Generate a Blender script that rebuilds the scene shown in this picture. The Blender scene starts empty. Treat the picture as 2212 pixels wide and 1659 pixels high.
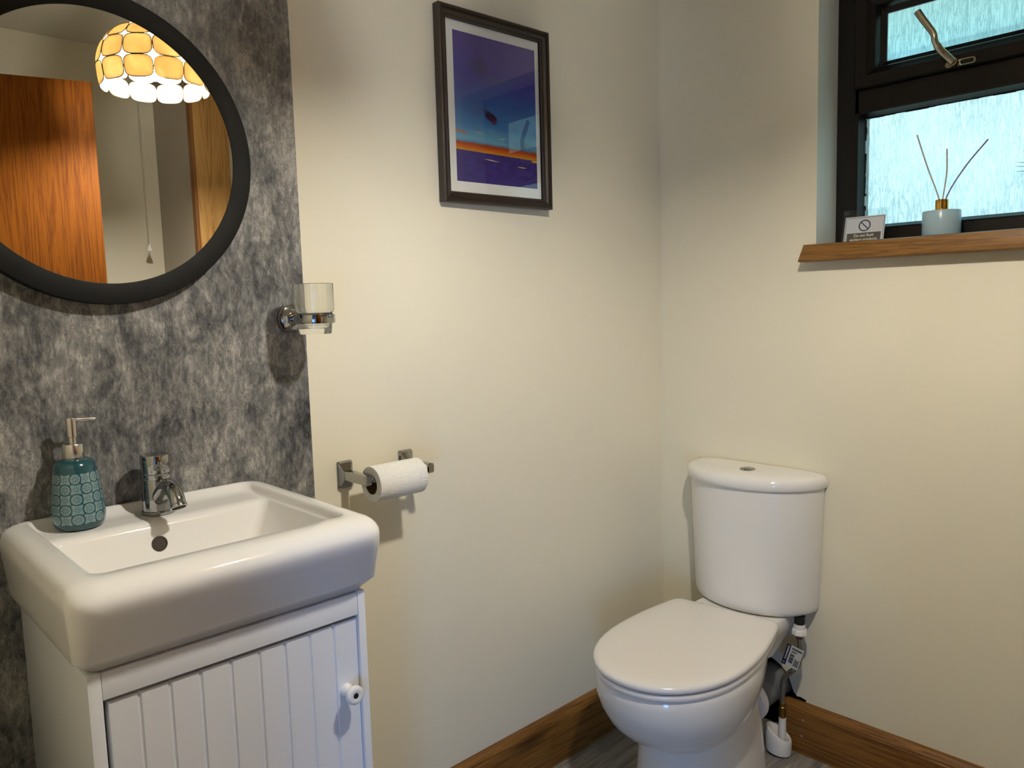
import bpy, bmesh, math, random
from mathutils import Vector, Matrix, geometry
random.seed(7)
S = bpy.context.scene
C = S.collection
PI = math.pi

# ------------------------------------------------------------------ materials
def lin(c):
    return tuple(((x/255)/12.92 if x/255 <= .04045 else (((x/255)+.055)/1.055)**2.4) for x in c) + (1,)

class NT:
    """tiny wrapper round a material's node tree"""
    def __init__(s, name):
        s.m = bpy.data.materials.new(name); s.m.use_nodes = True
        s.t = s.m.node_tree; s.t.nodes.clear()
        s.out = s.t.nodes.new('ShaderNodeOutputMaterial')
    def n(s, typ, ins=None, **props):
        nd = s.t.nodes.new(typ)
        for k, v in props.items(): setattr(nd, k, v)
        for k, v in (ins or {}).items(): s.put(nd, k, v)
        return nd
    def put(s, nd, k, v):
        if isinstance(v, bpy.types.NodeSocket): s.t.links.new(v, nd.inputs[k])
        else: nd.inputs[k].default_value = v
    def math(s, op, a, b=0.0, c=None):
        nd = s.n('ShaderNodeMath', {0: a, 1: b}, operation=op)
        if c is not None: s.put(nd, 2, c)
        return nd.outputs[0]
    def ramp(s, fac, stops, interp='LINEAR'):
        nd = s.n('ShaderNodeValToRGB', {0: fac}); cr = nd.color_ramp; cr.interpolation = interp
        while len(cr.elements) < len(stops): cr.elements.new(.5)
        for e, (p, c) in zip(cr.elements, stops):
            e.position = p; e.color = c if len(c) == 4 else tuple(c)+(1,)
        return nd.outputs[0]
    def mix(s, f, a, b, mode='MIX'):
        nd = s.n('ShaderNodeMix', data_type='RGBA', blend_type=mode)
        s.put(nd, 0, f); s.put(nd, 6, a); s.put(nd, 7, b); return nd.outputs[2]
    def coords(s, scale=(1, 1, 1), rot=(0, 0, 0), kind='Object'):
        tc = s.n('ShaderNodeTexCoord')
        return s.n('ShaderNodeMapping', {0: tc.outputs[kind], 'Scale': scale, 'Rotation': rot}).outputs[0]
    def noise(s, vec, scale, detail=4, rough=.5, dist=0):
        return s.n('ShaderNodeTexNoise', {'Vector': vec, 'Scale': scale, 'Detail': detail, 'Roughness': rough, 'Distortion': dist}).outputs['Fac']
    def bump(s, h, strength=.2, dist=.01):
        return s.n('ShaderNodeBump', {'Height': h, 'Strength': strength, 'Distance': dist}).outputs[0]
    def bsdf(s, **k):
        nd = s.n('ShaderNodeBsdfPrincipled')
        for key, v in k.items():
            s.put(nd, {'color': 'Base Color', 'rough': 'Roughness', 'metal': 'Metallic', 'spec': 'Specular IOR Level',
                       'coat': 'Coat Weight', 'coat_rough': 'Coat Roughness', 'normal': 'Normal', 'trans': 'Transmission Weight',
                       'ior': 'IOR', 'emit': 'Emission Color', 'estr': 'Emission Strength'}[key], v)
        s.t.links.new(nd.outputs[0], s.out.inputs[0]); return nd
    def sheen(s, f0):
        f = s.n('ShaderNodeLayerWeight', {'Blend': .5}).outputs['Facing']
        return s.math('MULTIPLY_ADD', s.math('POWER', f, 5), 1-f0, f0)
    def surf(s, sock): s.t.links.new(sock, s.out.inputs[0])

def simple(name, col, rough=.5, metal=0, coat=0, spec=.5):
    t = NT(name)
    # a little unevenness in the gloss so nothing is perfectly even
    nz = t.noise(t.coords(), 35, 3)
    r = t.math('MULTIPLY_ADD', nz, rough*.3, rough*.85)
    t.bsdf(color=lin(col), rough=r, metal=metal, coat=coat, spec=spec)
    return t.m

def m_wall(name, col):
    t = NT(name); v = t.coords()
    big = t.noise(v, 2.2, 3); fine = t.noise(v, 260, 3, .6); mid = t.noise(v, 45, 3)
    c = t.mix(t.math('MULTIPLY', big, .5), lin(col), lin(tuple(x*.95 for x in col)))
    h = t.math('ADD', t.math('MULTIPLY', fine, .4), mid)
    t.bsdf(color=c, rough=.42, spec=.32, normal=t.bump(h, .12, .003)); return t.m

def m_concrete(name):
    t = NT(name); v = t.coords()
    vs = t.coords((1, 1, .42)); vt = t.coords((1, 1, .3))
    warp = t.n('ShaderNodeTexNoise', {'Vector': v, 'Scale': 9, 'Detail': 3})
    vw = t.n('ShaderNodeVectorMath', {0: vs, 1: t.n('ShaderNodeVectorMath', {0: warp.outputs['Color'], 'Scale': .06}, operation='SCALE').outputs[0]}, operation='ADD').outputs[0]
    big = t.noise(v, 5.5, 4, .6, .4)
    mid = t.noise(vw, 26, 6, .68, .3)
    fin = t.noise(vs, 120, 4, .65, .2)
    base = t.math('ADD', t.math('MULTIPLY', big, .40), t.math('ADD', t.math('MULTIPLY', mid, .63), t.math('MULTIPLY', fin, .47)))
    col = t.ramp(base, [(.56, lin((44, 45, 48))), (.67, lin((84, 85, 87))), (.78, lin((126, 125, 123))), (.90, lin((172, 169, 163)))])
    # thin wriggling dark cracks, mostly upright
    cr = t.noise(vt, 42, 5, .62, .8)
    ridge = t.math('ABSOLUTE', t.math('SUBTRACT', cr, .5))
    crack = t.math('MULTIPLY', t.math('LESS_THAN', ridge, .014), t.math('GREATER_THAN', fin, .50))
    cr2 = t.noise(vw, 75, 4, .6, .5)
    ridge2 = t.math('ABSOLUTE', t.math('SUBTRACT', cr2, .52))
    light = t.math('LESS_THAN', ridge2, .014)
    col = t.mix(t.math('MULTIPLY', crack, .5), col, lin((38, 38, 40)))
    cr3 = t.noise(v, 95, 3, .6, .6)
    c3 = t.math('MULTIPLY', t.math('LESS_THAN', t.math('ABSOLUTE', t.math('SUBTRACT', cr3, .5)), .02), t.math('GREATER_THAN', big, .50))
    col = t.mix(t.math('MULTIPLY', c3, .32), col, lin((40, 40, 42)))
    col = t.mix(t.math('MULTIPLY', light, .12), col, lin((172, 170, 166)))
    t.bsdf(color=col, rough=.40, spec=.35, normal=t.bump(mid, .06, .002)); return t.m

def m_wood(name, dark, mid, light, axis='X', scale=1., knots=True, rough=.38, coat=.15, spec=.5):
    t = NT(name)
    st = {'X': (.8, 20, 20), 'Y': (20, .8, 20), 'Z': (20, 20, .8)}[axis]
    st = tuple(a*scale for a in st)
    v = t.coords(st); vf = t.coords(tuple(a*5 for a in st))
    a = t.noise(v, 1.6, 5, .6, .9)
    rings = t.math('FRACT', t.math('MULTIPLY', a, 7))
    rings = t.math('PINGPONG', rings, .5)
    fine = t.noise(vf, 3, 4, .7)
    f = t.math('ADD', t.math('MULTIPLY', rings, .75), t.math('MULTIPLY', fine, .55))
    col = t.ramp(f, [(.18, lin(dark)), (.42, lin(mid)), (.75, lin(light))])
    if knots:
        kv = t.coords(tuple({'X': (2.2, 7, 7), 'Y': (7, 2.2, 7), 'Z': (7, 7, 2.2)}[axis]))
        vo = t.n('ShaderNodeTexVoronoi', {'Vector': kv, 'Scale': 1.15, 'Randomness': 1.0})
        kd = t.ramp(vo.outputs['Distance'], [(.05, (1, 1, 1)), (.13, (.55, .55, .55)), (.2, (0, 0, 0))])
        col = t.mix(t.math('MULTIPLY', kd, .65), col, lin(tuple(x*.45 for x in dark)))
    t.bsdf(color=col, rough=rough, coat=coat, coat_rough=.25, spec=spec, normal=t.bump(f, .08, .001)); return t.m

def m_floor(name):
    t = NT(name); v = t.coords((1, 1, 1), (0, 0, 0))
    br = t.n('ShaderNodeTexBrick', {'Vector': v, 'Scale': 1, 'Mortar Size': .0012, 'Brick Width': 1.1, 'Row Height': .15,
                                   'Color1': (.6, .6, .6, 1), 'Color2': (.78, .78, .78, 1), 'Mortar': (.15, .15, .15, 1)})
    g = t.noise(t.coords((3, 26, 1)), 2, 7, .65, .5)
    col = t.ramp(g, [(.3, lin((106, 102, 98))), (.5, lin((152, 148, 141))), (.72, lin((190, 186, 178)))])
    col = t.mix(.7, col, br.outputs['Color'], 'MULTIPLY')
    t.bsdf(color=col, rough=.42, spec=.4, normal=t.bump(g, .1, .002)); return t.m

def m_pane(name):
    """patterned rain-texture glazing: lets daylight through, scatters part of it, ribbed upright"""
    t = NT(name)
    v1 = t.coords((1, 1, .10)); v2 = t.coords((1, 1, .28)); v3 = t.coords((1, 1, 1))
    a = t.noise(v1, 150, 3, .5, .45)
    b = t.noise(v2, 70, 4, .6, 1.2)
    blot = t.noise(v3, 7, 3, .5)
    ra = t.math('ABSOLUTE', t.math('SUBTRACT', a, .5))
    line = t.ramp(ra, [(0, (.75, .75, .75)), (.04, (.35, .35, .35)), (.10, (0, 0, 0))])
    rb = t.math('ABSOLUTE', t.math('SUBTRACT', b, .48))
    line2 = t.ramp(rb, [(0, (1, 1, 1)), (.012, (.3, .3, .3)), (.03, (0, 0, 0))])
    gate = t.ramp(blot, [(.38, (0, 0, 0)), (.58, (1, 1, 1))])
    ln = t.math('MAXIMUM', t.math('MULTIPLY', line, t.math('MULTIPLY_ADD', gate, .55, .35)), t.math('MULTIPLY', line2, .6))
    tint = t.mix(ln, (.78, .96, .87, 1), (.25, .44, .40, 1))
    h = t.math('ADD', a, t.math('MULTIPLY', b, .7))
    nrm = t.bump(h, .42, .004)
    tr = t.n('ShaderNodeBsdfTransparent', {0: tint})
    tl = t.n('ShaderNodeBsdfTranslucent', {0: tint, 'Normal': nrm})
    gl = t.n('ShaderNodeBsdfGlossy', {0: (1, 1, 1, 1), 'Roughness': .12, 'Normal': nrm})
    mx = t.n('ShaderNodeMixShader', {0: .5, 1: tr.outputs[0], 2: tl.outputs[0]})
    m2 = t.n('ShaderNodeMixShader', {0: t.sheen(.03), 1: mx.outputs[0], 2: gl.outputs[0]})
    t.surf(m2.outputs[0]); return t.m

def m_thin_glass(name, tint=(.97, .985, .98), f=1.45, rough=.0):
    """thin clear sheet: fresnel mirror over straight-through"""
    t = NT(name)
    tr = t.n('ShaderNodeBsdfTransparent', {0: tint+(1,)})
    gl = t.n('ShaderNodeBsdfGlossy', {0: (1, 1, 1, 1), 'Roughness': rough})
    fr = t.sheen(((f-1)/(f+1))**2)
    t.surf(t.n('ShaderNodeMixShader', {0: fr, 1: tr.outputs[0], 2: gl.outputs[0]}).outputs[0]); return t.m

def m_soap(name):
    """teal glaze with a printed band of tiles: rows of alternating flower discs and flower squares; UV = (column, row)"""
    t = NT(name)
    uv = t.n('ShaderNodeUVMap').outputs[0]
    sp = t.n('ShaderNodeSeparateXYZ', {0: uv}); u, w = sp.outputs[0], sp.outputs[1]
    cu, cw = t.math('FLOOR', u), t.math('FLOOR', w)
    par = t.math('MODULO', t.math('ADD', t.math('ADD', cu, cw), 100), 2)          # 0 disc, 1 square
    x = t.math('MULTIPLY', t.math('SUBTRACT', t.math('FRACT', u), .5), 2)
    y = t.math('MULTIPLY', t.math('SUBTRACT', t.math('FRACT', w), .5), 2)
    r = t.math('SQRT', t.math('ADD', t.math('MULTIPLY', x, x), t.math('MULTIPLY', y, y)))
    ang = t.math('ARCTAN2', y, x)
    disc = t.math('LESS_THAN', r, .95)
    # squares have their four sides bitten into by the neighbouring discs
    ax, ay = t.math('ABSOLUTE', x), t.math('ABSOLUTE', y)
    d1 = t.math('SQRT', t.math('ADD', t.math('POWER', t.math('SUBTRACT', 2, ax), 2), t.math('MULTIPLY', y, y)))
    d2 = t.math('SQRT', t.math('ADD', t.math('POWER', t.math('SUBTRACT', 2, ay), 2), t.math('MULTIPLY', x, x)))
    sq = t.math('GREATER_THAN', t.math('MINIMUM', d1, d2), 1.2)
    sq = t.math('MULTIPLY', sq, t.math('LESS_THAN', t.math('MAXIMUM', ax, ay), .97))
    shape = t.math('ADD', t.math('MULTIPLY', t.math('SUBTRACT', 1, par), disc), t.math('MULTIPLY', par, sq))
    # eight-petal flower
    pet = t.math('ABSOLUTE', t.math('COSINE', t.math('MULTIPLY', t.math('ADD', ang, t.math('MULTIPLY', par, PI/8)), 4)))
    petal = t.math('MULTIPLY', t.math('GREATER_THAN', pet, .88),
                   t.math('MULTIPLY', t.math('GREATER_THAN', r, .14), t.math('LESS_THAN', r, t.math('MULTIPLY_ADD', par, -.10, .70))))
    pale = t.math('MULTIPLY', shape, t.math('SUBTRACT', 1, petal))
    pale = t.math('MULTIPLY', pale, t.math('MULTIPLY', t.math('GREATER_THAN', w, 0), t.math('LESS_THAN', w, 5)))
    col = t.mix(pale, lin((25, 72, 80)), lin((116, 142, 147)))
    t.bsdf(color=col, rough=.16, coat=.5, coat_rough=.05); return t.m

def m_print(name):
    """the framed seascape: UV 0..1"""
    t = NT(name)
    uv = t.n('ShaderNodeUVMap').outputs[0]
    sp = t.n('ShaderNodeSeparateXYZ', {0: uv}); u, w = sp.outputs[0], sp.outputs[1]
    st = t.n('ShaderNodeMapping', {0: uv, 'Scale': (1.6, 5, 1)}).outputs[0]
    n1 = t.noise(st, 1.5, 5, .6, .6); n2 = t.noise(st, 5, 4, .6, .4)
    n3 = t.noise(t.n('ShaderNodeMapping', {0: uv, 'Scale': (1, 2, 1), 'Location': (3, 1, 0)}).outputs[0], 2.2, 4)
    yy = t.math('ADD', w, t.math('MULTIPLY', t.math('SUBTRACT', n1, .5), .10))
    sky = t.ramp(yy, [(.30, lin((112, 172, 200))), (.40, lin((74, 128, 184))), (.55, lin((62, 96, 164))), (.72, lin((72, 70, 152))), (.95, lin((84, 72, 148)))])
    sky = t.mix(t.math('MULTIPLY', t.ramp(n3, [(.5, (0, 0, 0)), (.72, (1, 1, 1))]), .5), sky, lin((72, 62, 122)))
    horizon = t.math('ADD', .215, t.math('MULTIPLY', u, -.012))
    below = t.math('LESS_THAN', w, horizon)
    sea = t.ramp(n2, [(.3, lin((58, 46, 108))), (.6, lin((72, 58, 130))), (.8, lin((80, 74, 150)))])
    dist = t.math('SUBTRACT', t.math('ADD', w, t.math('MULTIPLY', t.math('SUBTRACT', n2, .5), .02)), horizon)
    glow = t.ramp(dist, [(.0, lin((214, 150, 40))), (.018, lin((206, 120, 30))), (.036, lin((196, 78, 24))), (.055, lin((150, 60, 40))), (.07, lin((70, 110, 140)))])
    gmask = t.ramp(dist, [(.05, (1, 1, 1)), (.075, (0, 0, 0))])
    top = t.mix(gmask, sky, glow)
    col = t.mix(below, top, sea)
    def blob(cx, cy, rx, ry, c, amt=.9, tilt=0.):
        nonlocal col
        dx = t.math('SUBTRACT', u, cx); dy = t.math('SUBTRACT', t.math('SUBTRACT', w, cy), t.math('MULTIPLY', t.math('SUBTRACT', u, cx), tilt))
        d = t.math('ADD', t.math('POWER', t.math('ABSOLUTE', t.math('DIVIDE', dx, rx)), 2), t.math('POWER', t.math('ABSOLUTE', t.math('DIVIDE', dy, ry)), 2))
        d = t.math('ADD', d, t.math('MULTIPLY', t.math('SUBTRACT', n2, .5), 1.6))
        k = t.ramp(d, [(.35, (amt,)*3), (1.0, (0, 0, 0))])
        col = t.mix(k, col, lin(c))
    blob(.42, .465, .10, .045, (60, 30, 52), .95, -.35)
    blob(.45, .44, .05, .016, (104, 44, 46), .8, -.3)
    blob(.06, .335, .10, .012, (190, 110, 50), .8, -.1)
    blob(.27, .345, .06, .005, (190, 190, 120), .8, -.06)
    blob(.56, .325, .05, .006, (180, 200, 150), .6, .1)
    blob(.42, .165, .10, .004, (226, 205, 150), .95, -.05)
    blob(.80, .142, .06, .004, (220, 200, 130), .95, -.03)
    blob(.98, .195, .06, .007, (230, 190, 70), .95, 0)
    blob(.30, .80, .12, .07, (62, 58, 92), .6)
    blob(.55, .72, .28, .03, (64, 82, 128), .5, .06)
    t.bsdf(color=col, rough=.6, spec=.1); return t.m

def m_capiz(name):
    t = NT(name); v = t.coords()
    n = t.noise(v, 22, 4, .6, .6)
    col = t.ramp(n, [(.3, (.17, .125, .058)), (.55, (.22, .168, .085)), (.75, (.28, .23, .135))])
    dif = t.n('ShaderNodeBsdfDiffuse', {0: (.62, .50, .32, 1)})
    tl = t.n('ShaderNodeBsdfTranslucent', {0: col})
    ad = t.n('ShaderNodeAddShader', {0: tl.outputs[0], 1: t.n('ShaderNodeMixShader', {0: .45, 1: t.n('ShaderNodeBsdfTransparent', {0: (0, 0, 0, 1)}).outputs[0], 2: dif.outputs[0]}).outputs[0]})
    gl = t.n('ShaderNodeBsdfGlossy', {0: (1, 1, 1, 1), 'Roughness': .2})
    t.surf(t.n('ShaderNodeMixShader', {0: .05, 1: ad.outputs[0], 2: gl.outputs[0]}).outputs[0]); return t.m

def m_emit(name, col, strength):
    t = NT(name); t.surf(t.n('ShaderNodeEmission', {0: col+(1,), 1: strength}).outputs[0]); return t.m

def m_frosted(name, col, t_amt=.5):
    t = NT(name)
    tr = t.n('ShaderNodeBsdfTransparent', {0: tuple(col)+(1,)})
    tl = t.n('ShaderNodeBsdfTranslucent', {0: tuple(col)+(1,)})
    gl = t.n('ShaderNodeBsdfGlossy', {0: (1, 1, 1, 1), 'Roughness': .25})
    df = t.n('ShaderNodeBsdfDiffuse', {0: tuple(col)+(1,)})
    a = t.n('ShaderNodeMixShader', {0: t_amt, 1: tr.outputs[0], 2: tl.outputs[0]})
    a = t.n('ShaderNodeMixShader', {0: .3, 1: a.outputs[0], 2: df.outputs[0]})
    fr = t.sheen(.025)
    t.surf(t.n('ShaderNodeMixShader', {0: fr, 1: a.outputs[0], 2: gl.outputs[0]}).outputs[0]); return t.m

def m_paper(name):
    t = NT(name); v = t.coords()
    vo = t.n('ShaderNodeTexVoronoi', {'Vector': v, 'Scale': 55}, feature='DISTANCE_TO_EDGE').outputs['Distance']
    q = t.ramp(vo, [(0, (0, 0, 0)), (.05, (1, 1, 1))])
    t.bsdf(color=lin((238, 236, 230)), rough=.9, spec=.1, normal=t.bump(q, .35, .002)); return t.m

def m_braid(name):
    t = NT(name); v = t.coords((1, 1, .7))
    w = t.n('ShaderNodeTexWave', {'Vector': v, 'Scale': 220, 'Distortion': 1.5}).outputs['Fac']
    col = t.ramp(w, [(0, lin((88, 82, 72))), (1, lin((186, 180, 168)))])
    t.bsdf(color=col, rough=.35, metal=.7, normal=t.bump(w, .5, .002)); return t.m

M = dict(
    wall=m_wall('cream_wall_paint', (233, 226, 204)), ceil=m_wall('ceiling_paint', (226, 222, 206)),
    reveal=m_wall('white_reveal_paint', (226, 230, 222)),
    hall=m_wall('hall_paint', (206, 212, 226)),
    concrete=m_concrete('concrete_wallpaper'),
    pine=m_wood('stained_pine_along_x', (78, 46, 14), (122, 80, 30), (148, 104, 46), 'X'),
    pineY=m_wood('stained_pine_along_y', (78, 46, 14), (122, 80, 30), (148, 104, 46), 'Y'),
    sill=m_wood('varnished_pine_sill', (84, 54, 17), (118, 80, 32), (138, 98, 46), 'Y', 1.),
    post=m_wood('pale_pine_board', (150, 104, 50), (190, 144, 82), (206, 162, 98), 'Z', .6),
    postdark=simple('board_edge', (130, 84, 40), .5),
    door=m_wood('orange_plywood_veneer', (80, 38, 2), (112, 60, 5), (126, 72, 9), 'Z', .8, False, .6, 0, .12),
    floor=m_floor('grey_vinyl_planks'),
    ceramic=simple('white_glazed_ceramic', (236, 234, 230), .045, 0, 0),
    plastic=simple('white_plastic', (238, 234, 230), .2, 0, .1),
    cab=simple('white_satin_lacquer', (226, 228, 232), .34),
    chrome=simple('polished_chrome', (168, 168, 168), .055, 1),
    brushed=simple('brushed_silver', (206, 202, 194), .22, 1),
    black=simple('matt_black_metal', (11, 11, 9), .55, 0, 0, .16),
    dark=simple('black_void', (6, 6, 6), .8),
    upvc=simple('dark_brown_window_profile', (17, 11, 9), .34, 0, 0, .35),
    gasket=simple('black_rubber', (10, 10, 10), .6),
    frame=m_wood('dark_mahogany_frame', (24, 13, 9), (38, 23, 15), (52, 34, 22), 'Z', 3, False, .35, .2),
    matb=simple('cream_mat_board', (240, 239, 230), .8),
    print=m_print('seascape_print'),
    pglass=m_thin_glass('picture_glass', (.99, .99, .99), 1.8, .0),
    pane=m_pane('rain_patterned_glass'),
    soap=m_soap('teal_tile_print_glaze'),
    paper=m_paper('quilted_tissue'), card=simple('brown_cardboard', (120, 92, 62), .9),
    capiz=m_capiz('capiz_shell'), lead=simple('dark_came', (58, 50, 38), .45, .6),
    bulb=m_emit('warm_bulb', (1.0, .955, .855), 1150.),
    brass=simple('polished_gold', (226, 176, 84), .12, 1), oldbrass=simple('dull_brass', (150, 120, 66), .35, 1),
    handle=simple('champagne_handle', (190, 184, 162), .2, 1),
    frost=m_frosted('frosted_blue_glass', (.80, .93, .97), .85), liquid=m_frosted('diffuser_oil', (.70, .84, .89), .85),
    reed=simple('grey_reed', (196, 190, 182), .8), reedv=simple('violet_reed', (146, 136, 188), .8),
    leaf=simple('dark_green_leaf', (44, 82, 70), .5), pot=simple('grey_pot', (120, 120, 118), .6),
    laminate=m_thin_glass('clear_laminate', (.90, .94, .93), 1.35, .05),
    signw=simple('sign_card', (206, 208, 212), .4), signd=simple('sign_grey_band', (88, 82, 74), .5),
    signink=simple('sign_ink', (34, 40, 64), .5), signtxt=simple('sign_white_ink', (222, 218, 208), .5),
    grey=simple('grey_soil_pipe', (112, 114, 116), .4), braid=m_braid('braided_steel'),
    tagw=simple('tag_paper', (206, 204, 196), .6), navy=simple('tag_navy', (22, 26, 58), .5), ink=simple('tag_ink', (40, 38, 38), .6),
    mirror=None, tumbler=None, cord=simple('white_cord', (214, 206, 186), .7),
    white_box=simple('white_paint', (232, 230, 224), .4), shade_board=simple('shade_board_paint', (132, 152, 132), .7), brick=simple('outside_render', (170, 168, 160), .8),
)
_t = NT('silvered_mirror'); _t.bsdf(color=(.86, .86, .85, 1), rough=.0, metal=1); M['mirror'] = _t.m
_t = NT('clear_tumbler_glass'); _t.bsdf(color=(.98, .99, .98, 1), rough=.0, trans=1, ior=1.47); _g = NT('clear_tumbler_glass')
_gl = _g.n('ShaderNodeBsdfGlass', {'Color': (.985, .99, .985, 1), 'Roughness': 0.0, 'IOR': 1.45}); _tr = _g.n('ShaderNodeBsdfTransparent', {0: (.96, .965, .96, 1)})
_g.surf(_g.n('ShaderNodeMixShader', {0: .12, 1: _gl.outputs[0], 2: _tr.outputs[0]}).outputs[0]); M['tumbler'] = _g.m

# ------------------------------------------------------------------ mesh helpers
def V(*a): return Vector(a)
def bm_new(): return bmesh.new()

def loft(bm, loops, closed=True, cap0=True, cap1=True):
    rows = [[bm.verts.new(p) for p in lp] for lp in loops]
    n = len(rows[0])
    for a, b in zip(rows, rows[1:]):
        for i in range(n if closed else n-1):
            j = (i+1) % n
            try: bm.faces.new((a[i], a[j], b[j], b[i]))
            except ValueError: pass
    if cap0: bm.faces.new(list(reversed(rows[0])))
    if cap1: bm.faces.new(rows[-1])
    return rows

def lathe(bm, prof, origin=(0, 0, 0), axis=(0, 0, 1), n=40, cap0=True, cap1=True):
    """prof: list of (radius, height along axis)"""
    ax = Vector(axis).normalized(); q = Vector((0, 0, 1)).rotation_difference(ax).to_matrix()
    o = Vector(origin)
    loops = [[o + q @ Vector((r*math.cos(2*PI*i/n), r*math.sin(2*PI*i/n), h)) for i in range(n)] for r, h in prof]
    return loft(bm, loops, True, cap0, cap1)

def box(bm, x0, x1, y0, y1, z0, z1, bev=0., seg=2):
    r = bmesh.ops.create_cube(bm, size=1)
    vs = r['verts']
    for v in vs:
        v.co = Vector(((x0+x1)/2 + v.co.x*(x1-x0), (y0+y1)/2 + v.co.y*(y1-y0), (z0+z1)/2 + v.co.z*(z1-z0)))
    if bev:
        es = list({e for v in vs for e in v.link_edges})
        bmesh.ops.bevel(bm, geom=es, offset=bev, segments=seg, affect='EDGES', profile=.6)
    return vs

def smooth_path(pts, n=8):
    """Catmull-Rom through the points"""
    P = [Vector(p) for p in pts]; P = [P[0]*2-P[1]] + P + [P[-1]*2-P[-2]]
    out = []
    for i in range(1, len(P)-2):
        for k in range(n):
            t = k/n; a, b, c, d = P[i-1:i+3]
            out.append(.5*((2*b) + (c-a)*t + (2*a-5*b+4*c-d)*t*t + (3*b-a-3*c+d)*t**3))
    out.append(P[-2]); return out

def tube(bm, path, rad, n=14, cap=True):
    """rad: number or list (one per path point)"""
    path = [Vector(p) for p in path]
    rads = rad if isinstance(rad, (list, tuple)) else [rad]*len(path)
    tan = [(path[min(i+1, len(path)-1)]-path[max(i-1, 0)]).normalized() for i in range(len(path))]
    up = Vector((0, 0, 1)) if abs(tan[0].z) < .9 else Vector((0, 1, 0))
    x = tan[0].cross(up).normalized(); loops = []
    for i, p in enumerate(path):
        if i: x = (tan[i-1].rotation_difference(tan[i]) @ x)
        x = (x - tan[i]*x.dot(tan[i])).normalized(); y = tan[i].cross(x)
        loops.append([p + rads[i]*(x*math.cos(2*PI*k/n) + y*math.sin(2*PI*k/n)) for k in range(n)])
    return loft(bm, loops, True, cap, cap)

def rrect(x0, x1, y0, y1, r, n=7):
    """rounded rectangle, counter-clockwise"""
    out = []
    for cx, cy, a0 in ((x1-r, y1-r, 0), (x0+r, y1-r, PI/2), (x0+r, y0+r, PI), (x1-r, y0+r, 1.5*PI)):
        for k in range(n+1):
            a = a0 + PI/2*k/n; out.append((cx+r*math.cos(a), cy+r*math.sin(a)))
    return out

BASE = {}
def thing(name, base, label, cat, group=None, **kw):
    o = bpy.data.objects.new(name, None); C.objects.link(o); o.location = base
    o.empty_display_size = .05
    BASE[o] = Vector(base); o['label'] = label; o['category'] = cat
    if group: o['group'] = group
    for k, v in kw.items(): o[k] = v
    return o

def struct_empty(name, base):
    o = bpy.data.objects.new(name, None); C.objects.link(o); o.location = base; o.empty_display_size = .05
    BASE[o] = Vector(base); o['kind'] = 'structure'; return o

def obj(name, bm, mat, parent=None, smooth=35, label=None, **kw):
    bmesh.ops.remove_doubles(bm, verts=bm.verts, dist=1e-6)
    bmesh.ops.recalc_face_normals(bm, faces=bm.faces)
    me = bpy.data.meshes.new(name); bm.to_mesh(me); bm.free()
    if mat is not None:
        for m in (mat if isinstance(mat, (list, tuple)) else [mat]): me.materials.append(m)
    if smooth is not None:
        for p in me.polygons: p.use_smooth = True
        me.set_sharp_from_angle(angle=math.radians(smooth))
    o = bpy.data.objects.new(name, me); C.objects.link(o)
    if parent is not None:
        b = BASE[parent]; me.transform(Matrix.Translation(-b))
        o.parent = parent; BASE[o] = b
        if parent.type == 'MESH': pass
    else: BASE[o] = Vector((0, 0, 0))
    if label: o['label'] = label
    for k, v in kw.items(): o[k] = v
    return o

def single(name, bm, mat, base, label, cat, group=None, **k):
    """a thing that is one mesh, its origin at its base"""
    o = obj(name, bm, mat, None, **k); o.data.transform(Matrix.Translation(-Vector(base))); o.location = base
    BASE[o] = Vector(base); o['label'] = label; o['category'] = cat
    if group: o['group'] = group
    return o

def struct(name, bm, mat, smooth=None, parent=None):
    o = obj(name, bm, mat, parent, smooth=smooth)
    if parent is None: o['kind'] = 'structure'
    return o

def boxobj(name, x0, x1, y0, y1, z0, z1, mat, parent=None, bev=0., **k):
    b = bm_new(); box(b, x0, x1, y0, y1, z0, z1, bev); return obj(name, b, mat, parent, **k)

def text_mesh(bm, s, size, place, depth=.0002, align='CENTER', bold=0.):
    """letters as mesh; place(x, y, z) maps text space to the world"""
    cu = bpy.data.curves.new('letters', 'FONT'); cu.body = s; cu.size = size; cu.align_x = align; cu.extrude = depth/2
    cu.offset = bold
    o = bpy.data.objects.new('letters', cu); C.objects.link(o)
    dg = bpy.context.evaluated_depsgraph_get(); me = bpy.data.meshes.new_from_object(o.evaluated_get(dg))
    vs = [bm.verts.new(place(v.co.x, v.co.y, v.co.z)) for v in me.vertices]
    for p in me.polygons:
        try: bm.faces.new([vs[i] for i in p.vertices])
        except ValueError: pass
    bpy.data.objects.remove(o); bpy.data.curves.remove(cu); bpy.data.meshes.remove(me)

# ------------------------------------------------------------------ room dimensions
XL, YF, ZC = -1.90, -2.15, 2.33          # door wall, far wall, ceiling
WY0, WY1, WZ0, WZ1 = -1.029, -.4813, 1.376, 2.045   # window opening
WT = .27                                  # window wall thickness

def wall_with_holes(outer, holes):
    """outer, holes in the (y, z) plane at x = 0; triangulated front skin"""
    bm = bm_new(); edges = []
    for lp in [outer]+holes:
        vs = [bm.verts.new((0, y, z)) for y, z in lp]
        for i in range(len(vs)): edges.append(bm.edges.new((vs[i], vs[(i+1) % len(vs)])))
    bmesh.ops.triangle_fill(bm, edges=edges, use_beauty=True)
    return bm

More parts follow.
